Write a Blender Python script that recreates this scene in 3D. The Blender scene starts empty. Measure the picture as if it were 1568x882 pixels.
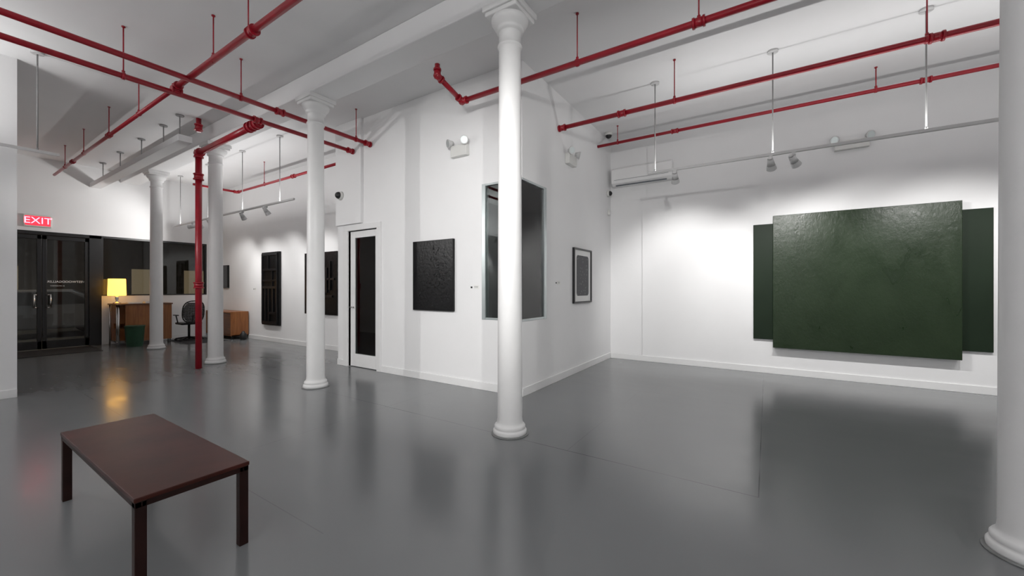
import bpy, bmesh, math, random
from mathutils import Vector, Matrix
random.seed(4)
scene = bpy.context.scene
scene.view_settings.view_transform = 'Standard'
scene.view_settings.look = 'None'
COL = scene.collection
GAIN = 1.30

# ------------------------------------------------------------ materials
def newmat(name):
    m = bpy.data.materials.new(name); m.use_nodes = True
    nt = m.node_tree
    return m, nt, nt.nodes['Principled BSDF']

def mat(name, col, rough=0.5, metal=0.0, noise=0.0, nscale=8, bump=0.0, bscale=60, emit=None, estr=0, spec=0.5, detail=4, bdist=0.01):
    m, nt, b = newmat(name)
    c = (col[0], col[1], col[2], 1)
    b.inputs['Base Color'].default_value = c
    b.inputs['Roughness'].default_value = rough
    b.inputs['Metallic'].default_value = metal
    b.inputs['Specular IOR Level'].default_value = spec
    tc = nt.nodes.new('ShaderNodeTexCoord')
    n = nt.nodes.new('ShaderNodeTexNoise'); n.inputs['Scale'].default_value = nscale
    n.inputs['Detail'].default_value = detail
    nt.links.new(tc.outputs['Object'], n.inputs['Vector'])
    r = nt.nodes.new('ShaderNodeValToRGB')
    k = noise
    r.color_ramp.elements[0].position = 0.3; r.color_ramp.elements[1].position = 0.7
    r.color_ramp.elements[0].color = (c[0]*(1-k), c[1]*(1-k), c[2]*(1-k), 1)
    r.color_ramp.elements[1].color = (min(1, c[0]*(1+k)), min(1, c[1]*(1+k)), min(1, c[2]*(1+k)), 1)
    nt.links.new(n.outputs['Fac'], r.inputs['Fac'])
    nt.links.new(r.outputs['Color'], b.inputs['Base Color'])
    if bump > 0:
        n2 = nt.nodes.new('ShaderNodeTexNoise'); n2.inputs['Scale'].default_value = bscale
        n2.inputs['Detail'].default_value = 6
        nt.links.new(tc.outputs['Object'], n2.inputs['Vector'])
        bp = nt.nodes.new('ShaderNodeBump'); bp.inputs['Strength'].default_value = bump
        bp.inputs['Distance'].default_value = bdist
        nt.links.new(n2.outputs['Fac'], bp.inputs['Height'])
        nt.links.new(bp.outputs['Normal'], b.inputs['Normal'])
    if emit:
        b.inputs['Emission Color'].default_value = (*emit, 1)
        b.inputs['Emission Strength'].default_value = estr
    return m

M_wall = mat('white_wall_paint', (0.82, 0.82, 0.825), 0.75, noise=0.01, nscale=2, spec=0.25)
M_ceil = mat('ceiling_paint', (0.80, 0.80, 0.805), 0.8, noise=0.02, nscale=1.2, spec=0.2)
M_trim = mat('trim_gloss_white', (0.80, 0.80, 0.80), 0.4, noise=0.01)
M_col = mat('column_white_enamel', (0.76, 0.76, 0.76), 0.42, noise=0.015, nscale=6, bump=0.06, bscale=25)
M_red = mat('sprinkler_red', (0.33, 0.008, 0.020), 0.32, noise=0.12, nscale=10, bump=0.05)
M_whitemetal = mat('white_metal', (0.60, 0.60, 0.60), 0.4, noise=0.01, spec=0.3)
M_stem = mat('grey_conduit', (0.30, 0.30, 0.30), 0.5, noise=0.02, spec=0.2)
M_plastic = mat('white_plastic', (0.68, 0.68, 0.66), 0.4, noise=0.01)
M_dark = mat('black_plastic', (0.010, 0.010, 0.011), 0.35, noise=0.1)
M_blackframe = mat('black_aluminium', (0.010, 0.010, 0.011), 0.4, noise=0.1)
M_blackart = mat('black_art', (0.0045, 0.0045, 0.005), 0.33, noise=0.3, nscale=5, bump=0.45, bscale=22, spec=0.28)
M_blackart2 = mat('black_art_raised', (0.006, 0.006, 0.007), 0.28, noise=0.3, nscale=9, bump=0.3, bscale=40)
M_bench = mat('bench_oxblood', (0.048, 0.0125, 0.009), 0.32, noise=0.35, nscale=3.5, bump=0.04, bscale=12, spec=0.24)
M_benchleg = mat('bench_leg', (0.020, 0.0065, 0.005), 0.38, noise=0.25, nscale=6, spec=0.25)
M_alu = mat('aluminium', (0.55, 0.60, 0.60), 0.35, metal=0.7, noise=0.03)
M_chrome = mat('brushed_steel', (0.7, 0.7, 0.7), 0.22, metal=1.0, noise=0.03)
M_binGreen = mat('bin_green', (0.03, 0.085, 0.05), 0.35, noise=0.1)
M_mat_board = mat('mat_board', (0.78, 0.78, 0.77), 0.7, noise=0.01)
M_shade = mat('lamp_shade', (0.7, 0.4, 0.12), 0.8, noise=0.05, emit=(1.0, 0.50, 0.08), estr=3.2)
M_lampglow = mat('lamp_reflector', (0.9, 0.9, 0.9), 0.3, noise=0.02)
M_exitface = mat('exit_face', (0.5, 0.03, 0.05), 0.4, emit=(1.0, 0.05, 0.09), estr=0.9)
M_exitlet = mat('exit_letter', (0.8, 0.1, 0.1), 0.4, emit=(1.0, 0.10, 0.13), estr=8)
M_carpet = mat('dark_rug', (0.03, 0.03, 0.032), 0.95, noise=0.3, nscale=60)
M_partition = mat('partition_bluegrey', (0.10, 0.115, 0.135), 0.6, noise=0.05)
M_asphalt = mat('asphalt', (0.04, 0.04, 0.04), 0.6, noise=0.3, nscale=20)
M_brick = mat('facade_dark', (0.05, 0.045, 0.04), 0.8, noise=0.3, nscale=6)
M_ring = mat('column_floor_ring', (0.20, 0.205, 0.205), 0.45, noise=0.1)
M_lettering = mat('vinyl_lettering', (0.8, 0.8, 0.8), 0.6)
M_paper = mat('paper', (0.8, 0.8, 0.78), 0.7, noise=0.02)
M_carpaint = mat('car_paint', (0.22, 0.22, 0.24), 0.25, metal=0.3, noise=0.05)
M_carlamp = mat('car_lamp', (0.8, 0.2, 0.2), 0.3, emit=(1, 0.25, 0.2), estr=2)
M_headlamp = mat('car_headlamp', (0.8, 0.8, 0.8), 0.3, emit=(1, 0.95, 0.85), estr=12)

def wood(name, c1, c2, rough=0.35, axis=2):
    m, nt, b = newmat(name)
    tc = nt.nodes.new('ShaderNodeTexCoord'); mp = nt.nodes.new('ShaderNodeMapping')
    s = [14, 14, 14]; s[axis] = 1.2
    mp.inputs['Scale'].default_value = s
    n = nt.nodes.new('ShaderNodeTexNoise'); n.inputs['Scale'].default_value = 2.2; n.inputs['Detail'].default_value = 8
    n.inputs['Distortion'].default_value = 0.6
    r = nt.nodes.new('ShaderNodeValToRGB')
    r.color_ramp.elements[0].position = 0.32; r.color_ramp.elements[1].position = 0.68
    r.color_ramp.elements[0].color = (*c1, 1); r.color_ramp.elements[1].color = (*c2, 1)
    nt.links.new(tc.outputs['Object'], mp.inputs['Vector']); nt.links.new(mp.outputs['Vector'], n.inputs['Vector'])
    nt.links.new(n.outputs['Fac'], r.inputs['Fac']); nt.links.new(r.outputs['Color'], b.inputs['Base Color'])
    b.inputs['Roughness'].default_value = rough
    return m
M_wood = wood('walnut_orange', (0.22, 0.075, 0.022), (0.36, 0.14, 0.045))
M_wood2 = wood('walnut_dark', (0.11, 0.04, 0.016), (0.19, 0.075, 0.03), axis=0)

def glass(name, tint=(0.9, 0.95, 0.93), extra=0.0, mul=1.6):
    m = bpy.data.materials.new(name); m.use_nodes = True
    nt = m.node_tree; nt.nodes.clear()
    out = nt.nodes.new('ShaderNodeOutputMaterial'); mix = nt.nodes.new('ShaderNodeMixShader')
    tr = nt.nodes.new('ShaderNodeBsdfTransparent'); tr.inputs['Color'].default_value = (*tint, 1)
    gl = nt.nodes.new('ShaderNodeBsdfGlossy'); gl.inputs['Roughness'].default_value = 0.01
    fr = nt.nodes.new('ShaderNodeFresnel'); fr.inputs['IOR'].default_value = 1.5
    ad = nt.nodes.new('ShaderNodeMath'); ad.operation = 'MULTIPLY_ADD'; ad.use_clamp = True
    ad.inputs[1].default_value = mul; ad.inputs[2].default_value = extra
    nt.links.new(fr.outputs['Fac'], ad.inputs[0]); nt.links.new(ad.outputs[0], mix.inputs['Fac'])
    nt.links.new(tr.outputs[0], mix.inputs[1]); nt.links.new(gl.outputs[0], mix.inputs[2])
    nt.links.new(mix.outputs[0], out.inputs['Surface'])
    return m
M_glass = glass('clear_glass', (0.70, 0.74, 0.73), 0.0, 1.2)
M_glass_front = glass('storefront_glass', (0.7, 0.72, 0.72), 0.0, 1.0)

# floor: smooth grey paint, panel seams
def floor_mat():
    m, nt, b = newmat('grey_floor_paint')
    N = nt.nodes; L = nt.links
    tc = N.new('ShaderNodeTexCoord'); sep = N.new('ShaderNodeSeparateXYZ')
    L.new(tc.outputs['Object'], sep.inputs[0])
    def mth(op, a, bb, cc=None):
        n = N.new('ShaderNodeMath'); n.operation = op
        for i, v in enumerate((a, bb, cc)):
            if v is None: continue
            if isinstance(v, (int, float)): n.inputs[i].default_value = v
            else: L.new(v, n.inputs[i])
        return n.outputs[0]
    X = sep.outputs[0]; Y = sep.outputs[1]
    seams = [('y', 3.22, -14.3, -0.05), ('x', -0.05, 3.22, 8.0), ('y', 1.35, -8.3, -2.2), ('y', 5.65, -2.7, 4),
             ('x', -3.9, 1.35, 4.4), ('x', 2.4, -4, 8), ('x', -1.5, 3.22, 5.65), ('x', -10.7, 0.8, 5.4)]
    total = None
    for i, (ax, p, a0, a1) in enumerate(seams):
        c, o = (Y, X) if ax == 'y' else (X, Y)
        d = mth('ABSOLUTE', mth('SUBTRACT', c, p), 0)
        k = mth('LESS_THAN', d, 0.004 if i < 2 else 0.003)
        k = mth('MULTIPLY', k, mth('GREATER_THAN', o, a0)); k = mth('MULTIPLY', k, mth('LESS_THAN', o, a1))
        if i >= 2: k = mth('MULTIPLY', k, 0.35)
        total = k if total is None else mth('MAXIMUM', total, k)
    # seams fade in and out where paint has filled them
    n3 = N.new('ShaderNodeTexNoise'); n3.inputs['Scale'].default_value = 1.1; n3.inputs['Detail'].default_value = 3
    L.new(tc.outputs['Object'], n3.inputs['Vector'])
    fr = N.new('ShaderNodeMapRange'); fr.inputs['From Min'].default_value = 0.38; fr.inputs['From Max'].default_value = 0.6
    fr.inputs['To Min'].default_value = 0.15; fr.inputs['To Max'].default_value = 0.85
    L.new(n3.outputs['Fac'], fr.inputs['Value'])
    total = mth('MULTIPLY', total, fr.outputs[0])
    n1 = N.new('ShaderNodeTexNoise'); n1.inputs['Scale'].default_value = 0.6; n1.inputs['Detail'].default_value = 2
    n1.inputs['Roughness'].default_value = 0.4
    L.new(tc.outputs['Object'], n1.inputs['Vector'])
    r = N.new('ShaderNodeValToRGB')
    r.color_ramp.elements[0].position = 0.2; r.color_ramp.elements[1].position = 0.8
    r.color_ramp.elements[0].color = (0.178, 0.185, 0.189, 1); r.color_ramp.elements[1].color = (0.194, 0.201, 0.205, 1)
    L.new(n1.outputs['Fac'], r.inputs['Fac'])
    mx = N.new('ShaderNodeMixRGB'); mx.inputs['Color2'].default_value = (0.06, 0.062, 0.063, 1)
    L.new(mth('MULTIPLY', total, 0.9), mx.inputs['Fac']); L.new(r.outputs['Color'], mx.inputs['Color1'])
    L.new(mx.outputs['Color'], b.inputs['Base Color'])
    # roller-paint sheen: subtle streaky roughness variation
    n4 = N.new('ShaderNodeTexNoise'); n4.inputs['Scale'].default_value = 3.0; n4.inputs['Detail'].default_value = 5
    mp = N.new('ShaderNodeMapping'); mp.inputs['Scale'].default_value = (0.5, 1.6, 1)
    L.new(tc.outputs['Object'], mp.inputs['Vector']); L.new(mp.outputs[0], n4.inputs['Vector'])
    rr = N.new('ShaderNodeMapRange'); rr.inputs['From Min'].default_value = 0.3; rr.inputs['From Max'].default_value = 0.7
    rr.inputs['To Min'].default_value = 0.15; rr.inputs['To Max'].default_value = 0.24
    L.new(n4.outputs['Fac'], rr.inputs['Value']); L.new(rr.outputs[0], b.inputs['Roughness'])
    return m
M_floor = floor_mat()

def green_mat(name, bumpy):
    m, nt, b = newmat(name)
    N = nt.nodes; L = nt.links
    tc = N.new('ShaderNodeTexCoord'); mp = N.new('ShaderNodeMapping')
    mp.inputs['Scale'].default_value = (1.6, 1, 1.0)
    L.new(tc.outputs['Object'], mp.inputs['Vector'])
    n = N.new('ShaderNodeTexNoise'); n.inputs['Scale'].default_value = 2.0; n.inputs['Detail'].default_value = 9
    n.inputs['Distortion'].default_value = 0.8
    L.new(mp.outputs[0], n.inputs['Vector'])
    r = N.new('ShaderNodeValToRGB')
    r.color_ramp.elements[0].position = 0.3; r.color_ramp.elements[1].position = 0.75
    if bumpy:
        r.color_ramp.elements[0].color = (0.0085, 0.0205, 0.0060, 1); r.color_ramp.elements[1].color = (0.013, 0.028, 0.009, 1)
    else:
        r.color_ramp.elements[0].color = (0.0095, 0.0185, 0.0095, 1); r.color_ramp.elements[1].color = (0.012, 0.023, 0.012, 1)
    L.new(n.outputs['Fac'], r.inputs['Fac']); L.new(r.outputs[0], b.inputs['Base Color'])
    b.inputs['Specular IOR Level'].default_value = 0.42 if bumpy else 0.2
    rr = N.new('ShaderNodeMapRange'); rr.inputs['From Min'].default_value = 0.35; rr.inputs['From Max'].default_value = 0.65
    rr.inputs['To Min'].default_value = 0.27 if bumpy else 0.5; rr.inputs['To Max'].default_value = 0.40 if bumpy else 0.55
    L.new(n.outputs['Fac'], rr.inputs['Value']); L.new(rr.outputs[0], b.inputs['Roughness'])
    n2 = N.new('ShaderNodeTexNoise'); n2.inputs['Scale'].default_value = 13; n2.inputs['Detail'].default_value = 8
    n2.inputs['Distortion'].default_value = 0.3; n2.inputs['Roughness'].default_value = 0.65
    L.new(mp.outputs[0], n2.inputs['Vector'])
    bp = N.new('ShaderNodeBump'); bp.inputs['Strength'].default_value = 0.5 if bumpy else 0.1
    bp.inputs['Distance'].default_value = 0.009
    L.new(n2.outputs['Fac'], bp.inputs['Height']); L.new(bp.outputs[0], b.inputs['Normal'])
    return m
M_green = green_mat('green_oil_paint', True)
M_green2 = green_mat('green_flat_paint', False)

def dots_mat():
    m, nt, b = newmat('dotted_print')
    N = nt.nodes; L = nt.links
    tc = N.new('ShaderNodeTexCoord'); v = N.new('ShaderNodeTexVoronoi'); v.inputs['Scale'].default_value = 18
    v.inputs['Randomness'].default_value = 0.5
    L.new(tc.outputs['Object'], v.inputs['Vector'])
    r = N.new('ShaderNodeValToRGB'); r.color_ramp.elements[0].position = 0.25; r.color_ramp.elements[1].position = 0.35
    r.color_ramp.elements[0].color = (0.16, 0.16, 0.17, 1); r.color_ramp.elements[1].color = (0.06, 0.06, 0.065, 1)
    L.new(v.outputs['Distance'], r.inputs['Fac']); L.new(r.outputs[0], b.inputs['Base Color'])
    b.inputs['Roughness'].default_value = 0.6
    return m
M_dots = dots_mat()

# ------------------------------------------------------------ helpers
def group(name, loc=(0, 0, 0)):
    e = bpy.data.objects.new(name, None); e.empty_display_size = 0.1
    e.location = loc; COL.objects.link(e); return e

def link(ob, parent):
    COL.objects.link(ob)
    if parent is not None:
        ob.parent = parent
        ob.matrix_parent_inverse = Matrix.Translation(-Vector(parent.location))
    return ob

def from_bm(name, bm, mats, parent, smooth=False):
    me = bpy.data.meshes.new(name); bm.normal_update(); bm.to_mesh(me); bm.free()
    for mm in (mats if isinstance(mats, (list, tuple)) else [mats]): me.materials.append(mm)
    if smooth:
        for p in me.polygons: p.use_smooth = True
    ob = bpy.data.objects.new(name, me)
    return link(ob, parent)

def add_box(bm, x0, x1, y0, y1, z0, z1, mi=0):
    vs = [bm.verts.new(p) for p in ((x0,y0,z0),(x1,y0,z0),(x1,y1,z0),(x0,y1,z0),(x0,y0,z1),(x1,y0,z1),(x1,y1,z1),(x0,y1,z1))]
    for f in ((3,2,1,0),(4,5,6,7),(0,1,5,4),(1,2,6,5),(2,3,7,6),(3,0,4,7)):
        fc = bm.faces.new([vs[i] for i in f]); fc.material_index = mi

def boxes(name, lst, m, parent=None, bevel=0.0, seg=2):
    bm = bmesh.new()
    for b in lst: add_box(bm, *b)
    ob = from_bm(name, bm, m, parent)
    if bevel > 0:
        md = ob.modifiers.new('bevel', 'BEVEL'); md.width = bevel; md.segments = seg; md.limit_method = 'ANGLE'
    return ob
def box(name, x0, x1, y0, y1, z0, z1, m, parent=None, bevel=0.0, seg=2):
    return boxes(name, [(x0, x1, y0, y1, z0, z1)], m, parent, bevel, seg)

def add_cyl(bm, p0, p1, r0, r1=None, n=20, mi=0, caps=True):
    r1 = r0 if r1 is None else r1
    p0 = Vector(p0); p1 = Vector(p1); d = (p1 - p0).normalized()
    u = d.orthogonal().normalized(); v = d.cross(u)
    A = []; B = []
    for i in range(n):
        a = 2*math.pi*i/n; o = u*math.cos(a) + v*math.sin(a)
        A.append(bm.verts.new(p0 + o*r0)); B.append(bm.verts.new(p1 + o*r1))
    for i in range(n):
        j = (i+1) % n
        f = bm.faces.new((A[i], A[j], B[j], B[i])); f.smooth = True; f.material_index = mi
    if caps:
        f = bm.faces.new(A[::-1]); f.material_index = mi
        f = bm.faces.new(B); f.material_index = mi
def cyls(name, lst, m, parent=None, n=20):
    bm = bmesh.new()
    for c in lst:
        add_cyl(bm, c[0], c[1], c[2], c[3] if len(c) > 3 else None, n)
    return from_bm(name, bm, m, parent)

def lathe(name, prof, loc, m, parent=None, n=40):
    bm = bmesh.new(); rings = []
    for r, z in prof:
        rings.append([bm.verts.new((loc[0]+r*math.cos(2*math.pi*i/n), loc[1]+r*math.sin(2*math.pi*i/n), loc[2]+z)) for i in range(n)])
    for a, b in zip(rings, rings[1:]):
        for i in range(n):
            j = (i+1) % n
            f = bm.faces.new((a[i], a[j], b[j], b[i])); f.smooth = True
    bm.faces.new(rings[0][::-1]); bm.faces.new(rings[-1])
    ob = from_bm(name, bm, m, parent)
    return ob

def dome(bm, c, r, axis, n=20, k=8, mi=0):
    axis = Vector(axis).normalized(); u = axis.orthogonal().normalized(); v = axis.cross(u); c = Vector(c)
    prev = None
    for s in range(k):
        a = math.pi/2*s/k
        ring = [bm.verts.new(c + axis*(r*math.sin(a)) + (u*math.cos(2*math.pi*i/n)+v*math.sin(2*math.pi*i/n))*r*math.cos(a)) for i in range(n)]
        if prev:
            for i in range(n):
                j = (i+1) % n; f = bm.faces.new((prev[i], prev[j], ring[j], ring[i])); f.smooth = True; f.material_index = mi
        prev = ring
    top = bm.verts.new(c + axis*r)
    for i in range(n):
        f = bm.faces.new((prev[i], prev[(i+1) % n], top)); f.smooth = True; f.material_index = mi

def text(name, s, size, loc, rot, m, parent, ext=0.002, align='CENTER'):
    cu = bpy.data.curves.new(name, 'FONT'); cu.body = s; cu.size = size; cu.extrude = ext
    cu.align_x = align; cu.align_y = 'CENTER'; cu.materials.append(m)
    ob = bpy.data.objects.new(name, cu); ob.location = loc; ob.rotation_euler = rot
    return link(ob, parent)

def spot(name, pos, target, energy, angle, parent, blend=0.8, col=(1, 0.985, 0.965), radius=0.035):
    l = bpy.data.lights.new(name, 'SPOT'); l.energy = energy*GAIN; l.spot_size = math.radians(angle); l.spot_blend = blend
    l.color = col; l.shadow_soft_size = radius
    ob = bpy.data.objects.new(name, l); ob.location = pos
    ob.rotation_euler = (Vector(target)-Vector(pos)).to_track_quat('-Z', 'Y').to_euler()
    return link(ob, parent)

# ------------------------------------------------------------ room shell
H = 4.5
YN = 8.05; XB = -2.75; YB = 4.5; XBL = -6.85; YL = 5.45; XW = -14.3
box('floor', XW-0.15, 5.0, -4.5, 8.25, -0.1, 0.0, M_floor)
box('ceiling', XW-0.15, 5.0, -4.5, 8.25, H, H+0.15, M_ceil)
boxes('wall_north', [(XBL-0.1, 5.0, YN, YN+0.15, 0, H), (-2.09, 4.85, YN-0.04, YN, 0, 3.33)], M_wall)
box('wall_east', 4.85, 5.0, -4.5, YN, 0, H, M_wall)
box('wall_south', -8.53, 4.85, -4.5, -4.35, 0, H, M_wall)
boxes('wall_west', [(-8.53, -8.38, -4.35, 0.83, 0, H), (XW, -8.53, 0.68, 0.83, 0, H)], M_wall)
box('wall_gallery_back', XW, XBL, YL, YL+0.12, 0, H, M_wall)
# office block: front with door + window openings
boxes('wall_office_front', [
    (XBL, -6.52, YB, YB+0.12, 0, H), (-6.52, -5.70, YB, YB+0.12, 2.50, H), (-5.70, -3.42, YB, YB+0.12, 0, H),
    (-3.42, XB, YB, YB+0.12, 0, 1.0), (-3.42, XB, YB, YB+0.12, 2.93, H),
    (XBL, -6.10, YB-0.05, YB, 2.62, H)], M_wall)
boxes('wall_office_side', [(XB-0.12, XB, YB+0.12, YN, 0, 1.0), (XB-0.12, XB, YB+0.12, YN, 2.93, H),
    (XB-0.12, XB, 5.18, YN, 1.0, 2.93)], M_wall)
boxes('wall_office_west', [(XBL, XBL+0.12, YB+0.12, YL, 0, H), (XBL-0.1, XBL+0.12, YL, YN, 0, H)], M_wall)
# storefront wall
boxes('wall_storefront', [(XW-0.15, XW, 0.68, YL+0.12, 2.78, H), (XW-0.15, XW, 0.68, 1.0, 0, 2.78),
    (XW-0.15, XW, 2.75, YL+0.12, 0, 1.25), (XW-0.15, XW, 5.02, YL+0.12, 1.25, 2.78)], M_wall)

# baseboards
bb = 0.11; t = 0.018
box('baseboard_north', XB+t, 4.85, YN-0.04-t, YN-0.0401, 0, bb, M_trim, bevel=0.004)
box('baseboard_office_front', -5.60, XB+t, YB-t, YB, 0, bb, M_trim, bevel=0.004)
box('baseboard_office_corner', XBL, -6.66, YB-t, YB, 0, bb, M_trim, bevel=0.004)
box('baseboard_office_side', XB, XB+t, YB, YN-0.06, 0, bb, M_trim, bevel=0.004)
box('baseboard_gallery_back', XW, XBL, YL-t, YL, 0, bb, M_trim, bevel=0.004)
box('baseboard_west', -8.38, -8.38+t, -4.35, 0.83, 0, bb, M_trim, bevel=0.004)
box('baseboard_storefront', XW, XW+t, 2.8, YL-t, 0, bb, M_trim, bevel=0.004)

# ceiling beam along columns
box('ceiling_beam', XW, 4.85, 3.12, 3.48, 4.22, H, M_ceil, bevel=0.012)

# ------------------------------------------------------------ columns
def column(x, y):
    e = group('column', (x, y, 0))
    lathe('floor_ring', [(0.185, 0), (0.185, 0.008), (0.15, 0.010)], (x, y, 0), M_ring, e)
    prof = [(0.165, 0.008), (0.168, 0.02), (0.168, 0.04), (0.160, 0.052), (0.150, 0.056), (0.154, 0.066), (0.154, 0.085), (0.146, 0.097),
            (0.134, 0.104), (0.128, 0.125), (0.124, 0.16), (0.121, 1.2), (0.117, 2.4), (0.109, 3.82), (0.109, 3.83), (0.120, 3.838), (0.124, 3.850), (0.120, 3.862),
            (0.109, 3.868), (0.109, 3.98), (0.115, 3.986), (0.132, 3.995), (0.136, 4.008), (0.132, 4.02), (0.138, 4.03), (0.165, 4.055), (0.182, 4.085), (0.186, 4.11), (0.175, 4.125)]
    lathe('shaft', prof, (x, y, 0), M_col, e)
    boxes('abacus', [(x-0.18, x+0.18, y-0.18, y+0.18, 4.12, 4.165), (x-0.20, x+0.20, y-0.20, y+0.20, 4.16, 4.222)], M_col, e, bevel=0.01)
for cx in (1.20, -2.16, -5.57, -8.98, -12.26):
    column(cx, 3.30)

# ------------------------------------------------------------ sprinkler pipes
def pipe_run(pts, r, hangers=(), couplings=(), name='sprinkler_pipe'):
    p0 = Vector(pts[0]); e = group(name, p0)
    bm = bmesh.new()
    for a, b in zip(pts, pts[1:]):
        add_cyl(bm, a, b, r)
    for i in range(1, len(pts)-1):
        c = Vector(pts[i])
        for o in (pts[i-1], pts[i+1]):
            d = (Vector(o)-c).normalized()
            add_cyl(bm, c - d*r*0.9, c + d*0.07, r*1.3); add_cyl(bm, c + d*0.062, c + d*0.085, r*1.5)
    for c, d in couplings:
        c = Vector(c); d = Vector(d)
        add_cyl(bm, c-d*0.045, c+d*0.045, r*1.35)
        add_cyl(bm, c-d*0.055, c-d*0.035, r*1.6); add_cyl(bm, c+d*0.035, c+d*0.055, r*1.6)
    from_bm('pipe', bm, M_red, e)
    bm = bmesh.new()
    for hx, hy, hz in hangers:
        add_cyl(bm, (hx, hy, hz+r*0.8), (hx, hy, H-0.005), 0.007, n=8)
        add_cyl(bm, (hx, hy, H-0.012), (hx, hy, H-0.001), 0.018, n=14)
        dx = 1 if abs(pts[0][0]-pts[1][0]) > abs(pts[0][1]-pts[1][1]) else 0
        d = Vector((dx, 1-dx, 0))
        add_cyl(bm, Vector((hx, hy, hz))-d*0.015, Vector((hx, hy, hz))+d*0.015, r*1.25, n=16)
        add_cyl(bm, (hx, hy, hz+r), (hx, hy, hz+r+0.03), 0.016, n=8)
    if hangers: from_bm('hangers', bm, M_red, e)
    else: bm.free()
    return e
DX = (1, 0, 0); DY = (0, 1, 0); DZ = (0, 0, 1)
pipe_run([(-6.3, -4.35, 3.92), (-6.3, 4.44, 3.92)], 0.032, [(-6.3, -1, 3.92), (-6.3, 1.4, 3.92)], [((-6.3, 2.84, 3.92), DY), ((-6.3, 1.89, 3.95), DY), ((-6.3, 4.38, 3.92), DY)])
pipe_run([(-5.88, -4.35, 3.98), (-5.88, 4.5, 3.98)], 0.032, [(-5.88, -1, 3.98), (-5.88, 2.45, 3.98), (-5.88, 4.2, 3.98)], [((-5.88, 2.95, 3.98), DY), ((-5.88, 4.43, 3.98), DY)])
pipe_run([(-13.7, 1.89, 4.04), (-6.3, 1.89, 4.0)], 0.026, [(-7.76, 1.89, 4.01), (-9.3, 1.89, 4.02), (-11, 1.89, 4.03), (-12.6, 1.89, 4.035)], [((-9.3, 1.89, 4.02), DX), ((-11.9, 1.89, 4.03), DX)])
pipe_run([(-6.3, 1.89, 3.90), (-6.3, 1.89, 4.0), (4.85, 1.89, 4.02)], 0.034, [(-5.2, 1.89, 4.01), (-4.38, 1.89, 4.01), (-1.5, 1.89, 4.01), (1.6, 1.89, 4.01)], [((-4.30, 1.89, 4.0), DX)])
pipe_run([(-3.43, 3.60, 4.22), (-3.43, 3.60, 4.08), (-3.43, 4.07, 3.95), (4.85, 4.07, 3.95)], 0.032,
         [(-1.77, 4.07, 3.95), (-0.54, 4.07, 3.95), (2.2, 4.07, 3.95)], [((-0.54, 4.07, 3.95), DX)])
pipe_run([(-2.75, 5.6, 3.95), (4.85, 5.6, 3.95)], 0.032, [(-1.04, 5.6, 3.95), (1.35, 5.6, 3.95), (3.6, 5.6, 3.95)], [((-1.75, 5.6, 3.95), DX), ((1.42, 5.6, 3.95), DX), ((-2.69, 5.6, 3.95), DX)])
pipe_run([(-2.75, 7.3, 4.18), (4.85, 7.3, 4.18)], 0.027, [(-2.36, 7.3, 4.18), (1.26, 7.3, 4.18), (3.6, 7.3, 4.18)], [((-1.35, 7.3, 4.18), DX), ((1.75, 7.3, 4.18), DX)])
pipe_run([(-11.6, 3.8, 3.95), (-11.6, 4.75, 3.95), (-6.85, 4.75, 3.95)], 0.028, [(-10.2, 4.75, 3.95), (-8.2, 4.75, 3.95)], [((-8.9, 4.75, 3.95), DX)])
# riser + branch
pipe_run([(-8.60, 2.90, 0.0), (-8.60, 2.90, 3.88), (-6.34, 2.90, 3.92)], 0.05, [], [((-8.6, 2.9, 3.45), DZ), ((-8.6, 2.9, 1.5), DZ), ((-6.45, 2.9, 3.92), DX), ((-6.65, 2.9, 3.92), DX)], name='standpipe')
pipe_run([(-8.60, 2.90, 4.26), (-8.60, 2.90, H)], 0.04, [], [((-8.6, 2.9, 4.34), DZ)], name='standpipe_riser')

# cable tray
e = group('cable_tray', (-11.3, 2.66, 4.0))
boxes('tray', [(XW, -8.45, 2.56, 2.76, 3.98, 4.09)], M_ceil, e, bevel=0.008)
cyls('rods', [((x, 2.66, 4.08), (x, 2.66, H), 0.009) for x in (-8.7, -9.5, -10.75, -12.2, -13.6)] +
     [((x, 2.66, H-0.02), (x, 2.66, H-0.001), 0.06) for x in (-8.7, -9.5, -10.75, -12.2, -13.6)], M_stem, e, n=14)

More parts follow.
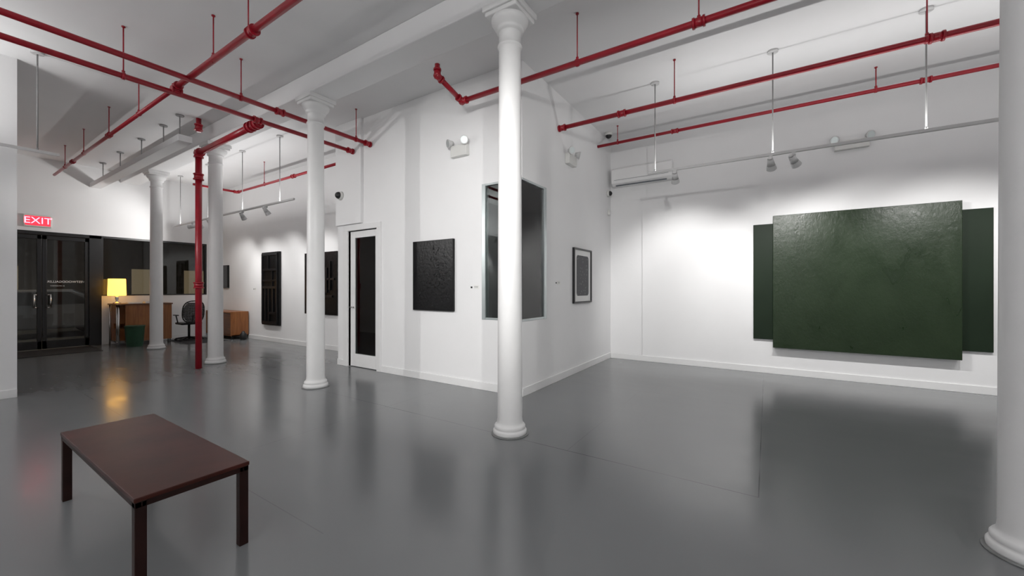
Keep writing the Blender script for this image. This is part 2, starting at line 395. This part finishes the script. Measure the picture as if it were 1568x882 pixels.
# ------------------------------------------------------------ track lights
def track(ax, const, a0, a1, z, stems, heads, angle=95, en=60, up=0, upr=None):
    """ax 'x': runs along X at y=const"""
    P = (lambda a, zz: Vector((a, const, zz))) if ax == 'x' else (lambda a, zz: Vector((const, a, zz)))
    e = group('track_light', P((a0+a1)/2, z))
    w = 0.018
    if ax == 'x': box('rail', a0, a1, const-w, const+w, z-0.018, z+0.018, M_whitemetal, e, bevel=0.003)
    else: box('rail', const-w, const+w, a0, a1, z-0.018, z+0.018, M_whitemetal, e, bevel=0.003)
    lst = []; cn = []
    for s in stems:
        lst += [(P(s, z+0.02), P(s, H), 0.008), (P(s, z-0.0), P(s, z+0.04), 0.012)]
        cn.append((P(s, H-0.025), P(s, H-0.001), 0.06))
    cyls('stems', lst, M_stem, e, n=16)
    cyls('canopies', cn, M_whitemetal, e, n=20)
    for i, (a, tgt, k) in enumerate(heads):
        base = P(a, z-0.018); pv = base + Vector((0, 0, -0.10))
        d = (Vector(tgt)-pv).normalized()
        bm = bmesh.new()
        add_box(bm, base.x-0.02, base.x+0.02, base.y-0.02, base.y+0.02, base.z-0.035, base.z)
        add_cyl(bm, base + Vector((0, 0, -0.03)), pv, 0.009, n=10)
        add_cyl(bm, pv - d*0.075, pv + d*0.02, 0.032, 0.045, n=24)
        add_cyl(bm, pv + d*0.02, pv + d*0.085, 0.047, 0.058, n=24, caps=False)
        add_cyl(bm, pv - d*0.095, pv - d*0.075, 0.022, 0.032, n=24)
        from_bm('head_%d' % i, bm, M_whitemetal, e)
        if k > 0: spot('lamp_%d' % i, pv + d*0.06, tgt, en*k, angle, e)
    if up > 0:   # upward area fill added to brighten the ceiling, not a track fixture
        u0, u1 = upr or (a0+0.1, a1-0.1)
        l = bpy.data.lights.new('ceiling_fill', 'AREA'); l.shape = 'RECTANGLE'; l.size = u1-u0; l.size_y = 0.03; l.energy = up*GAIN
        l.color = (1, 0.99, 0.98)
        ob = bpy.data.objects.new('ceiling_fill', l); ob.location = P((u0+u1)/2, z+0.022)
        ob.rotation_euler = (math.pi, 0, 0 if ax == 'x' else math.pi/2)
        link(ob, e)
    return e
# north wall
track('x', 6.08, -1.5, 4.6, 3.17, [-1.40, 0.06, 1.46, 3.2],
      [(-1.12, (-1.3, 8.0, 1.4), 1.3), (0.04, (0.3, 8.0, 1.5), 1.0), (0.28, (1.3, 8.0, 1.5), 1.05), (2.1, (2.2, 8.0, 1.5), 1.05), (3.3, (3.4, 8.0, 1.4), .8)], en=85, up=25, angle=88)
# gallery back wall
track('x', 4.11, -13.9, -7.67, 3.17, [-8.2, -9.8, -11.6, -13.4],
      [(-8.75, (-8.9, 5.4, 1.5), 1.0), (-9.8, (-10.4, 5.4, 1.5), 1.0), (-11.5, (-11.4, 5.4, 1.5), 1.0), (-12.1, (-12.9, 5.4, 1.5), 1.0), (-12.6, (-14.3, 2.6, 2.9), 1.9)], en=50, up=29)  # last head added to brighten the storefront wall
# west short track
track('y', -7.93, -4.2, 1.14, 3.22, [0.95, -1.2, -3.2],
      [(-0.6, (-6.3, 4.5, 1.5), 1.3), (-2.2, (-8.38, -2.2, 1.5), .5)], en=130, angle=80, up=46, upr=(-3.9, 0.2))
# tracks behind / above camera
track('x', 0.30, -1.6, 4.4, 3.17, [-1.0, 1.0, 3.4],
      [(-1.4, (-4.3, 4.5, 1.7), 1.75), (-1.0, (-3.2, 4.5, 1.7), 0.8), (0.4, (-2.7, 6.3, 1.6), 1.25), (1.4, (-2.7, 7.0, 1.7), 0), (3.6, (4.85, 2.0, 1.5), .8)], en=145, angle=68, up=60)  # last head added to bounce fill off the east wall
track('x', -2.4, -7.4, 4.4, 3.17, [-6, -3, 0, 3],  # unseen track added as bounce fill from behind the camera
      [(-5.2, (-5.2, -4.3, 1.6), 1), (-1.0, (-1.0, -4.3, 1.6), 1), (3.0, (3.0, -4.3, 1.6), 1)], en=140, up=110)

# ------------------------------------------------------------ paintings
e = group('green_painting', (1.17, 7.95, 1.55))
box('back_panel', -0.20, 2.56, 7.975, 8.008, 0.58, 2.535, M_green2, e, bevel=0.004)
box('front_panel', 0.08, 2.25, 7.90, 7.974, 0.455, 2.655, M_green, e, bevel=0.005)

def black_art(name, x0, x1, z0, z1, yw, dep, relief):
    e = group(name, ((x0+x1)/2, yw, (z0+z1)/2))
    box('panel', x0, x1, yw-dep, yw-0.001, z0, z1, M_blackart, e, bevel=0.004)
    W = x1-x0; Hh = z1-z0
    if not relief: return e
    bm = bmesh.new()
    for (a, b, c, d, tt) in relief:
        add_box(bm, x0+a*W, x0+b*W, yw-dep-tt, yw-dep+0.002, z0+c*Hh, z0+d*Hh)
    ob = from_bm('relief', bm, M_blackart2, e)
    md = ob.modifiers.new('b', 'BEVEL'); md.width = 0.006; md.segments = 3
    return e
q = 0.035
rel = [(0.06, 0.94, 0.02, 0.05, q), (0.06, 0.94, 0.95, 0.98, q), (0.06, 0.12, 0.05, 0.95, q), (0.88, 0.94, 0.05, 0.95, q),
       (0.12, 0.88, 0.74, 0.77, q), (0.12, 0.88, 0.50, 0.53, q), (0.12, 0.88, 0.60, 0.62, q), (0.4, 0.46, 0.77, 0.95, q),
       (0.62, 0.68, 0.53, 0.74, q), (0.25, 0.30, 0.05, 0.5, q), (0.45, 0.50, 0.05, 0.5, q), (0.68, 0.73, 0.18, 0.5, q), (0.5, 0.88, 0.15, 0.18, q)]
black_art('black_relief_artwork', -11.72, -10.80, 0.45, 2.42, YL, 0.06, rel)
rel2 = [(0.2 + i*0.1, 0.24 + i*0.1, 0.15+0.04*i, 0.85-0.05*(i % 3), q) for i in range(7)] + [(0.1, 0.9, 0.28, 0.31, q), (0.3, 0.95, 0.55, 0.58, q)]
black_art('black_relief_artwork', -9.60, -8.27, 0.82, 2.30, YL, 0.05, rel2)
sq = black_art('black_painting', -4.78, -3.93, 1.10, 2.19, YB, 0.045, [])
bm = bmesh.new()   # brushed raised impasto strokes
for i in range(130):
    cx = -4.35 + random.gauss(0.12, 0.14); cz = 1.62 + random.gauss(0, 0.22)
    if not (-4.72 < cx < -3.99 and 1.16 < cz < 2.12): continue
    a = random.uniform(0, math.pi); l = random.uniform(.01, .035)
    add_cyl(bm, (cx-l*math.cos(a), YB-0.045, cz-l*math.sin(a)), (cx+l*math.cos(a), YB-0.045, cz+l*math.sin(a)), random.uniform(.003, .006), n=8)
from_bm('impasto', bm, M_blackart2, sq)
black_art('wall_monitor', -14.25, -13.85, 1.45, 2.15, YL, 0.05, [(0.05, 0.95, 0.05, 0.95, 0.004)])

e = group('framed_print', (XB, 6.51, 1.66))
y0, y1, z0, z1 = 6.12, 6.90, 1.19, 2.135; f = 0.028
boxes('frame', [(XB, XB+0.04, y0, y0+f, z0, z1), (XB, XB+0.04, y1-f, y1, z0, z1), (XB, XB+0.04, y0+f, y1-f, z0, z0+f), (XB, XB+0.04, y0+f, y1-f, z1-f, z1)], M_blackframe, e)
box('mat_board', XB+0.001, XB+0.02, y0+f, y1-f, z0+f, z1-f, M_mat_board, e)
bm = bmesh.new()
cy, cz, hw, hh = 6.51, 1.665, 0.27, 0.35
pts = []
for sx, sz, a0 in ((1, 1, 0), (-1, 1, 90), (-1, -1, 180), (1, -1, 270)):
    for k in range(7):
        a = math.radians(a0 + 15*k); pts.append((XB+0.022, cy+sx*(hw-0.06)+0.06*math.cos(a), cz+sz*(hh-0.06)+0.06*math.sin(a)))
bm.faces.new([bm.verts.new(p) for p in pts])
from_bm('print', bm, M_dots, e)

# wall labels
def wlabel(loc, horiz):
    e = group('wall_label', loc); x, y, z = loc
    if horiz:
        box('card', x-0.05, x+0.05, y-0.004, y, z-0.03, z+0.03, M_paper, e)
        boxes('print', [(x-0.04, x+0.03, y-0.005, y-0.0035, z+0.01-i*0.016, z+0.014-i*0.016) for i in range(2)], M_dark, e)
        box('dot', x-0.105, x-0.075, y-0.006, y, z-0.012, z+0.012, M_dark, e)
    else:
        box('card', x, x+0.004, y-0.05, y+0.05, z-0.03, z+0.03, M_paper, e)
        boxes('print', [(x+0.0035, x+0.005, y-0.04, y+0.03, z+0.01-i*0.016, z+0.014-i*0.016) for i in range(2)], M_dark, e)
        box('dot', x, x+0.006, y-0.105, y-0.075, z-0.012, z+0.012, M_dark, e)
wlabel((-3.52, YB, 1.46), True)
wlabel((XB, 5.60, 1.53), False)
wlabel((-12.2, YL, 1.42), True)

# ------------------------------------------------------------ corner window
e = group('window_1', (XB, YB, 1.96))
fr = [(-3.42, -3.36, YB-0.01, YB+0.08, 1.0, 2.93), (-3.36, XB, YB-0.005, YB+0.06, 1.0, 1.03), (-3.36, XB, YB-0.005, YB+0.06, 2.90, 2.93),
      (XB-0.08, XB+0.01, 5.11, 5.18, 1.0, 2.93), (XB-0.06, XB+0.005, YB-0.005, 5.11, 1.0, 1.03), (XB-0.06, XB+0.005, YB-0.005, 5.11, 2.90, 2.93)]
boxes('frame', fr, M_alu, e, bevel=0.003)
boxes('pane_front', [(-3.36, XB-0.01, YB+0.012, YB+0.024, 1.03, 2.90)], M_glass, e)
boxes('pane_side', [(XB-0.024, XB-0.012, YB+0.012, 5.11, 1.03, 2.90)], M_glass, e)
boxes('glass_joint', [(XB-0.022, XB-0.008, YB+0.008, YB+0.020, 1.03, 2.90)], M_dark, e)
e = group('office_partition', (-3.9, 5.9, 0))
box('panel', -4.9, -2.96, 5.88, 5.93, 0.04, 2.45, M_partition, e, bevel=0.005)
boxes('feet', [(-4.8, -4.7, 5.75, 6.06, 0, 0.04), (-3.15, -3.05, 5.75, 6.06, 0, 0.04)], M_alu, e)
M_offwall = mat('office_unlit_wall', (0.06, 0.062, 0.065), 0.7, noise=0.03)  # dark colour stands in for the unlit office interior
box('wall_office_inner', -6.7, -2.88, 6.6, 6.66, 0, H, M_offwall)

# office door
e = group('door_1', (-6.11, YB, 0))
boxes('casing', [(-6.65, -6.52, YB-0.03, YB+0.10, 0, 2.50), (-5.70, -5.60, YB-0.03, YB+0.10, 0, 2.50), (-6.65, -5.60, YB-0.03, YB+0.10, 2.50, 2.60)], M_trim, e, bevel=0.006)
boxes('leaf', [(-6.51, -6.38, YB+0.03, YB+0.07, 0.01, 2.49), (-5.80, -5.71, YB+0.03, YB+0.07, 0.01, 2.49),
               (-6.38, -5.80, YB+0.03, YB+0.07, 0.01, 0.24), (-6.38, -5.80, YB+0.03, YB+0.07, 2.37, 2.49)], M_trim, e, bevel=0.004)
boxes('glass', [(-6.38, -5.80, YB+0.045, YB+0.055, 0.24, 2.37)], M_glass, e)
cyls('handle', [((-6.44, YB+0.03, 1.1), (-6.44, YB-0.03, 1.1), 0.012), ((-6.44, YB-0.03, 1.1), (-6.33, YB-0.03, 1.1), 0.010)], M_chrome, e)
e = group('office_cabinet', (-6.2, 5.3, 0))
boxes('carcass', [(-6.68, -5.7, 5.0, 5.4, 0.02, 1.95)], M_partition, e, bevel=0.005)
boxes('doors', [(-6.66, -6.2, 4.985, 5.0, 0.05, 1.92), (-6.18, -5.72, 4.985, 5.0, 0.05, 1.92)], M_partition, e, bevel=0.004)
cyls('handles', [((-6.23, 4.97, 1.0), (-6.23, 4.97, 1.15), 0.008), ((-6.15, 4.97, 1.0), (-6.15, 4.97, 1.15), 0.008)], M_chrome, e)

# ------------------------------------------------------------ storefront doors and window
e = group('door_2', (XW, 1.785, 0))
X0, X1 = XW-0.10, XW-0.02
F = []
F += [(X0, X1+0.03, 1.0, 1.045, 0, 2.78), (X0, X1+0.03, 2.55, 2.77, 0, 2.78), (X0, X1+0.03, 1.0, 2.77, 2.70, 2.78)]
for a, b in ((1.045, 1.78), (1.79, 2.55)):
    F += [(X0+0.02, X1, a, a+0.07, 0.01, 2.69), (X0+0.02, X1, b-0.07, b, 0.01, 2.69), (X0+0.02, X1, a, b, 0.01, 0.20), (X0+0.02, X1, a, b, 2.60, 2.69)]
boxes('frame', F, M_blackframe, e, bevel=0.004)
boxes('glass', [(XW-0.07, XW-0.06, a, b, 0.2, 2.6) for a, b in ((1.115, 1.71), (1.86, 2.48))], M_glass_front, e)
H2 = []
for y in (1.66, 1.91):
    s = 1 if y > 1.785 else -1
    H2 += [((XW+0.05, y, 0.98), (XW+0.05, y, 1.30), 0.014), ((XW+0.05, y, 0.99), (XW-0.03, y-s*0.07, 0.99), 0.012), ((XW+0.05, y, 1.29), (XW-0.03, y-s*0.07, 1.29), 0.012)]
cyls('pulls', H2, M_chrome, e)
text('lettering', 'WESTWOODGALLERY', 0.068, (XW-0.055, 2.17, 1.60), (math.pi/2, 0, -math.pi/2), M_lettering, e, 0.0005)
text('lettering_hours', 'BY APPOINTMENT', 0.028, (XW-0.055, 2.03, 1.50), (math.pi/2, 0, -math.pi/2), M_lettering, e, 0.0005)
e = group('window_2', (XW, 3.9, 2.0))
boxes('frame', [(X0, X1+0.03, 2.77, 2.80, 1.25, 2.78), (X0, X1+0.03, 4.98, 5.02, 1.25, 2.78), (X0, X1+0.03, 2.8, 4.98, 2.73, 2.78), (X0, X1+0.03, 2.8, 4.98, 1.25, 1.28)], M_blackframe, e)
boxes('glass', [(XW-0.07, XW-0.06, 2.8, 4.98, 1.28, 2.73)], M_glass_front, e)
e = group('entrance_mat', (-13.6, 1.8, 0))
box('mat', -14.1, -12.9, 1.15, 2.5, 0.001, 0.015, M_carpet, e, bevel=0.004)
boxes('border', [(-14.12, -12.88, 1.13, 1.16, 0.001, 0.012), (-14.12, -12.88, 2.49, 2.52, 0.001, 0.012)], M_dark, e)

# exit sign
e = group('exit_sign', (XW, 1.72, 3.02))
box('housing', XW, XW+0.06, 1.50, 1.93, 2.87, 3.15, M_plastic, e, bevel=0.012)
box('face', XW+0.055, XW+0.064, 1.525, 1.905, 2.90, 3.12, M_exitface, e)
text('letters', 'EXIT', 0.21, (XW+0.068, 1.715, 3.01), (math.pi/2, 0, math.pi/2), M_exitlet, e, 0.002)

# ------------------------------------------------------------ emergency lights
def emergency(c, n, wid=0.30, hei=0.17, headz=0.03):
    """n: wall normal (unit)"""
    c = Vector(c); n = Vector(n); s = Vector((0, 0, 1)).cross(n)
    e = group('emergency_light', c)
    bm = bmesh.new()
    a = c + s*wid/2 + Vector((0, 0, hei/2)); b = c - s*wid/2 - Vector((0, 0, hei/2)) + n*0.08
    add_box(bm, min(a.x, b.x), max(a.x, b.x), min(a.y, b.y), max(a.y, b.y), min(a.z, b.z), max(a.z, b.z))
    ob = from_bm('housing', bm, M_plastic, e); md = ob.modifiers.new('b', 'BEVEL'); md.width = 0.012; md.segments = 3
    bm = bmesh.new()
    for k in (-1, 1):
        p = c + s*k*(wid/2-0.01) + n*0.10 + Vector((0, 0, hei/2+headz))
        d = (n + s*k*0.5 + Vector((0, 0, -0.25))).normalized()
        add_cyl(bm, c + s*k*wid*0.38 + n*0.05 + Vector((0, 0, hei/2-0.01)), p, 0.012, n=12)
        add_cyl(bm, p - d*0.05, p + d*0.02, 0.03, 0.058, n=24, mi=0)
        add_cyl(bm, p + d*0.02, p + d*0.035, 0.062, n=24, mi=0)
        add_cyl(bm, p + d*0.036, p + d*0.038, 0.05, n=24, mi=1)
    from_bm('heads', bm, [M_whitemetal, M_alu], e)
emergency((-3.80, YB, 3.47), (0, -1, 0))
emergency((XB, 5.98, 3.55), (1, 0, 0))
emergency((1.10, YN, 3.68), (0, -1, 0), wid=0.42, hei=0.14, headz=0.02)

# ------------------------------------------------------------ security cameras
def cam_dome(loc, n, r=0.055):
    e = group('security_camera', loc); c = Vector(loc); n = Vector(n)
    bm = bmesh.new(); add_cyl(bm, c, c + n*0.05, r*1.3, r*1.15, n=24); from_bm('base', bm, M_plastic, e)
    bm = bmesh.new(); dome(bm, c + n*0.05, r, n); from_bm('dome', bm, M_dark, e)
cam_dome((-6.68, YB-0.05, 3.17), (0, -1, 0), 0.065)
cam_dome((-2.62, 7.55, H), (0, 0, -1), 0.06)
cam_dome((XB, 7.85, 3.38), (1, 0, 0), 0.05)
e = group('motion_sensor', (XB, 7.9, 3.0))
box('body', XB, XB+0.04, 7.86, 7.94, 2.95, 3.06, M_plastic, e, bevel=0.01)
box('lens', XB+0.035, XB+0.045, 7.875, 7.925, 2.96, 3.0, M_trim, e, bevel=0.004)

# ------------------------------------------------------------ AC unit
e = group('air_conditioner', (-2.08, 7.95, 3.68))
bm = bmesh.new()
prof = [(8.048, 3.52), (7.90, 3.52), (7.84, 3.57), (7.825, 3.64), (7.83, 3.84), (7.86, 3.87), (8.048, 3.87)]
A = [bm.verts.new((-2.66, y, z)) for y, z in prof]; B = [bm.verts.new((-1.50, y, z)) for y, z in prof]
for i in range(len(prof)):
    j = (i+1) % len(prof); bm.faces.new((A[i], B[i], B[j], A[j]))
bm.faces.new(A); bm.faces.new(B[::-1])
bmesh.ops.recalc_face_normals(bm, faces=bm.faces)
ob = from_bm('housing', bm, M_trim, e); md = ob.modifiers.new('b', 'BEVEL'); md.width = 0.008; md.segments = 2
boxes('louvres', [(-2.60, -1.56, 7.822, 7.84, 3.622, 3.626)], M_partition, e)
boxes('flap', [(-2.58, -1.60, 7.86, 7.90, 3.515, 3.528)], M_partition, e)
box('line_cover', -1.50, -1.46, 7.95, 8.0499, 3.60, 3.66, M_plastic, e)

# ------------------------------------------------------------ bench
e = group('bench', (-3.27, 0.83, 0))
bx0, bx1, by0, by1, bz = -4.05, -2.475, 0.585, 1.075, 0.465
box('seat', bx0, bx1, by0, by1, bz-0.022, bz, M_bench, e, bevel=0.004)
boxes('apron', [(bx0+0.004, bx1-0.004, by0+0.004, by0+0.03, bz-0.05, bz-0.022), (bx0+0.004, bx1-0.004, by1-0.03, by1-0.004, bz-0.05, bz-0.022),
                (bx0+0.004, bx0+0.03, by0+0.03, by1-0.03, bz-0.05, bz-0.022), (bx1-0.03, bx1-0.004, by0+0.03, by1-0.03, bz-0.05, bz-0.022)], M_benchleg, e, bevel=0.002)
lw = 0.045
boxes('legs', [(x, x+lw, y, y+lw, 0, bz-0.022) for x in (bx0+0.004, bx1-0.004-lw) for y in (by0+0.004, by1-0.004-lw)], M_benchleg, e, bevel=0.003)

# ------------------------------------------------------------ reception desk etc.
e = group('reception_desk', (-13.8, 3.3, 0))
boxes('top', [(-14.22, -13.40, 2.86, 3.95, 1.02, 1.055)], M_wood2, e, bevel=0.004)
boxes('panels', [(-13.46, -13.42, 3.02, 3.93, 0.10, 1.02), (-14.18, -13.95, 2.92, 2.95, 0.10, 1.02), (-13.95, -13.62, 2.92, 3.4, 0.55, 1.02), (-13.95, -13.62, 2.93, 3.4, 0.12, 0.42),
                 (-14.18, -14.15, 2.95, 3.9, 0.1, 1.02)], M_wood, e, bevel=0.003)
boxes('drawer_lines', [(-13.94, -13.63, 2.915, 2.922, 0.77, 0.775), (-13.80, -13.76, 2.91, 2.922, 0.86, 0.87), (-13.80, -13.76, 2.91, 2.922, 0.66, 0.67)], M_dark, e)
cyls('legs', [((x, y, 0), (x, y, 1.02), 0.018) for x in (-13.44, -13.58, -14.2) for y in (2.90, 3.90)] + [((-14.2, 2.90, 0.10), (-13.44, 2.90, 0.10), 0.012)], M_chrome, e)
e = group('papers', (-13.8, 3.5, 1.055))
boxes('stack', [(-13.75, -13.50, 3.1, 3.35, 1.055, 1.08), (-13.72, -13.5, 3.42, 3.6, 1.055, 1.10)], M_paper, e)
# desk lamp
lx, ly = -13.95, 2.98
e = group('table_lamp', (lx, ly, 1.055))
lathe('base', [(0.08, 0), (0.08, 0.015), (0.03, 0.03), (0.02, 0.06), (0.035, 0.12), (0.035, 0.18), (0.012, 0.24), (0.012, 0.3)], (lx, ly, 1.055), M_chrome, e)
lathe('shade', [(0.17, 0.20), (0.175, 0.21), (0.165, 0.62), (0.16, 0.63)], (lx, ly, 1.055), M_shade, e)
# bin
e = group('waste_bin', (-13.2, 3.14, 0))
lathe('body', [(0.15, 0.0), (0.155, 0.01), (0.19, 0.50), (0.195, 0.51), (0.185, 0.51), (0.15, 0.03)], (-13.2, 3.14, 0), M_binGreen, e)
lathe('rim', [(0.188, 0.495), (0.2, 0.50), (0.2, 0.515), (0.188, 0.52)], (-13.2, 3.14, 0), M_binGreen, e)
# office chair
cx, cy = -13.40, 4.30
e = group('office_chair', (cx, cy, 0))
lst = []
for k in range(5):
    a = 2*math.pi*k/5+0.3
    lst.append(((cx, cy, 0.10), (cx+0.3*math.cos(a), cy+0.3*math.sin(a), 0.065), 0.025, 0.018))
    lst.append(((cx+0.3*math.cos(a)-0.015, cy+0.3*math.sin(a), 0.036), (cx+0.3*math.cos(a)+0.015, cy+0.3*math.sin(a), 0.036), 0.03))
lst.append(((cx, cy, 0.08), (cx, cy, 0.45), 0.028))
lst += [((cx+0.20, cy, 0.48), (cx+0.30, cy, 0.72), 0.02), ((cx-0.02, cy-0.24, 0.5), (cx-0.02, cy-0.28, 0.70), 0.014), ((cx-0.02, cy+0.24, 0.5), (cx-0.02, cy+0.28, 0.70), 0.014)]
cyls('base', lst, M_dark, e, n=12)
box('seat', cx-0.25, cx+0.22, cy-0.24, cy+0.24, 0.45, 0.51, M_dark, e, bevel=0.03, seg=4)
boxes('armrests', [(cx-0.16, cx+0.10, cy-0.31, cy-0.25, 0.70, 0.725), (cx-0.16, cx+0.10, cy+0.25, cy+0.31, 0.70, 0.725)], M_dark, e, bevel=0.008)
bm = bmesh.new()   # curved back frame with slats
N = 32
ring = []
for i in range(N):
    a = 2*math.pi*i/N
    y = 0.24*math.copysign(abs(math.cos(a))**0.7, math.cos(a)); z = 0.80 + 0.30*math.copysign(abs(math.sin(a))**0.7, math.sin(a))
    x = 0.26 + 0.08*((z-0.5)/0.6) + 0.06*(1-(y/0.24)**2)
    ring.append(Vector((cx+x, cy+y, z)))
for i in range(N): add_cyl(bm, ring[i], ring[(i+1) % N], 0.016, n=8)
for k in range(16):
    z = 0.53+0.034*k; hw = 0.235*math.sqrt(max(0.05, 1-((z-0.8)/0.32)**2))
    prev = None
    for s in range(9):
        y = -hw + 2*hw*s/8; x = 0.26+0.08*((z-0.5)/0.6)+0.06*(1-(y/0.24)**2)
        p = Vector((cx+x, cy+y, z))
        if prev: add_cyl(bm, prev, p, 0.016, n=6)
        prev = p
from_bm('back', bm, M_dark, e)
e = group('area_rug', (-13.0, 4.4, 0)); 
box('pile', -13.9, -12.5, 3.97, 4.85, 0.001, 0.005, M_carpet, e)
boxes('binding', [(-13.92, -12.48, 3.96, 3.98, 0.001, 0.006), (-13.92, -12.48, 4.84, 4.87, 0.001, 0.006)], M_dark, e)
# credenza
e = group('credenza', (-13.35, 5.2, 0))
boxes('carcass', [(-14.2, -12.55, 4.97, 5.42, 0.74, 0.78), (-14.2, -12.55, 4.99, 5.42, 0.10, 0.13), (-12.58, -12.55, 4.97, 5.42, 0.10, 0.74), (-14.2, -14.17, 4.97, 5.42, 0.10, 0.74), (-14.17, -12.58, 5.38, 5.42, 0.13, 0.74)], M_wood, e, bevel=0.003)
boxes('doors', [(-14.16+i*0.53, -13.64+i*0.53, 4.98, 5.0, 0.14, 0.73) for i in range(3)], M_wood2, e, bevel=0.003)
boxes('legs', [(x, x+0.04, y, y+0.04, 0, 0.10) for x in (-14.15, -12.65) for y in (5.02, 5.34)], M_dark, e)
e = group('stone_doorstop', (-12.35, 5.2, 0))
lathe('body', [(0.07, 0), (0.085, 0.03), (0.08, 0.16), (0.04, 0.2), (0.03, 0.24)], (-12.35, 5.2, 0), M_dark, e)

# ------------------------------------------------------------ street outside (night)
box('street_ground', -26, XW-0.15, -6, 12, -0.2, -0.02, M_asphalt)
e = group('street_facade', (-24, 3, 0))
boxes('masonry', [(-24.4, -24, -6, 12, -0.02, 7)], M_brick, e)
Mwin = mat('facade_window_glow', (0.1, 0.08, 0.05), 0.3, emit=(1, 0.75, 0.45), estr=0.2)
boxes('windows', [(-24.0, -23.97, y, y+0.9, z, z+1.3) for y in (-2, 1.5, 5.6, 7.5) for z in (1.0,)], Mwin, e)
boxes('sills', [(-24.0, -23.93, y-0.05, y+0.95, 0.9, 1.0) for y in (-2, 1.5, 5.6, 7.5)], M_brick, e)
# parked car
e = group('parked_car', (-18.5, 2.2, 0))
cx0, cx1 = -19.3, -17.6; ys = -0.1
side = [(0.0, 0.35), (0.05, 0.75), (0.9, 0.92), (1.5, 1.38), (2.9, 1.42), (3.7, 1.0), (4.3, 0.92), (4.4, 0.4), (4.3, 0.25), (0.1, 0.25)]
bm = bmesh.new()
A = [bm.verts.new((cx0, ys+y, z)) for y, z in side]; B = [bm.verts.new((cx1, ys+y, z)) for y, z in side]
for i in range(len(side)):
    j = (i+1) % len(side); bm.faces.new((A[i], B[i], B[j], A[j]))
bm.faces.new(A); bm.faces.new(B[::-1]); bmesh.ops.recalc_face_normals(bm, faces=bm.faces)
ob = from_bm('body', bm, M_carpaint, e); md = ob.modifiers.new('b', 'BEVEL'); md.width = 0.08; md.segments = 4
bm = bmesh.new()
for w in ([(1.15, 0.95), (1.58, 1.31), (2.1, 1.33), (2.1, 0.95)], [(2.18, 0.95), (2.18, 1.33), (2.82, 1.34), (3.4, 0.98)]):
    vs = [bm.verts.new((cx1+0.004, ys+y, z)) for y, z in w]; bm.faces.new(vs)
from_bm('side_windows', bm, M_dark, e)
cyls('wheels', [((x, ys+y, 0.30), (x+0.2, ys+y, 0.30), 0.32) for x in (cx0-0.01, cx1-0.19) for y in (0.85, 3.5)], M_dark, e, n=28)
cyls('rims', [((cx1+0.005, ys+y, 0.30), (cx1+0.02, ys+y, 0.30), 0.19) for y in (0.85, 3.5)], M_chrome, e, n=24)
boxes('headlamps', [(x, x+0.25, ys-0.02, ys+0.03, 0.6, 0.7) for x in (cx0+0.1, cx1-0.35)], M_headlamp, e)
boxes('tail_lamps', [(x, x+0.25, ys+4.36, ys+4.42, 0.7, 0.8) for x in (cx0+0.1, cx1-0.35)], M_carlamp, e)
e = group('street_fill_lamp', (-16.2, -2.5, 0))  # unseen lamp post added to light the parked car
cyls('post', [((-16.2, -2.5, -0.02), (-16.2, -2.5, 5.0), 0.06, 0.04), ((-16.2, -2.5, 5.0), (-17.2, -2.5, 5.2), 0.035)], M_dark, e)
boxes('head', [(-17.6, -17.1, -2.6, -2.4, 5.15, 5.25)], M_dark, e, bevel=0.02)
spot('lamp', (-17.35, -2.5, 5.1), (-18, 1.8, 0), 1300, 120, e, col=(1, 0.82, 0.6))

# world
w = bpy.data.worlds.new('night'); scene.world = w; w.use_nodes = True
w.node_tree.nodes['Background'].inputs['Color'].default_value = (0.02, 0.025, 0.035, 1)
w.node_tree.nodes['Background'].inputs['Strength'].default_value = 0.4

# ------------------------------------------------------------ camera
cd = bpy.data.cameras.new('camera'); cd.sensor_width = 36; cd.lens = 36*604/1568; cd.clip_start = 0.05; cd.clip_end = 200
cam = bpy.data.objects.new('camera', cd); cam.location = (0, 0, 1.45)
cam.rotation_euler = (math.radians(90), 0, math.radians(32.9))
COL.objects.link(cam); scene.camera = cam
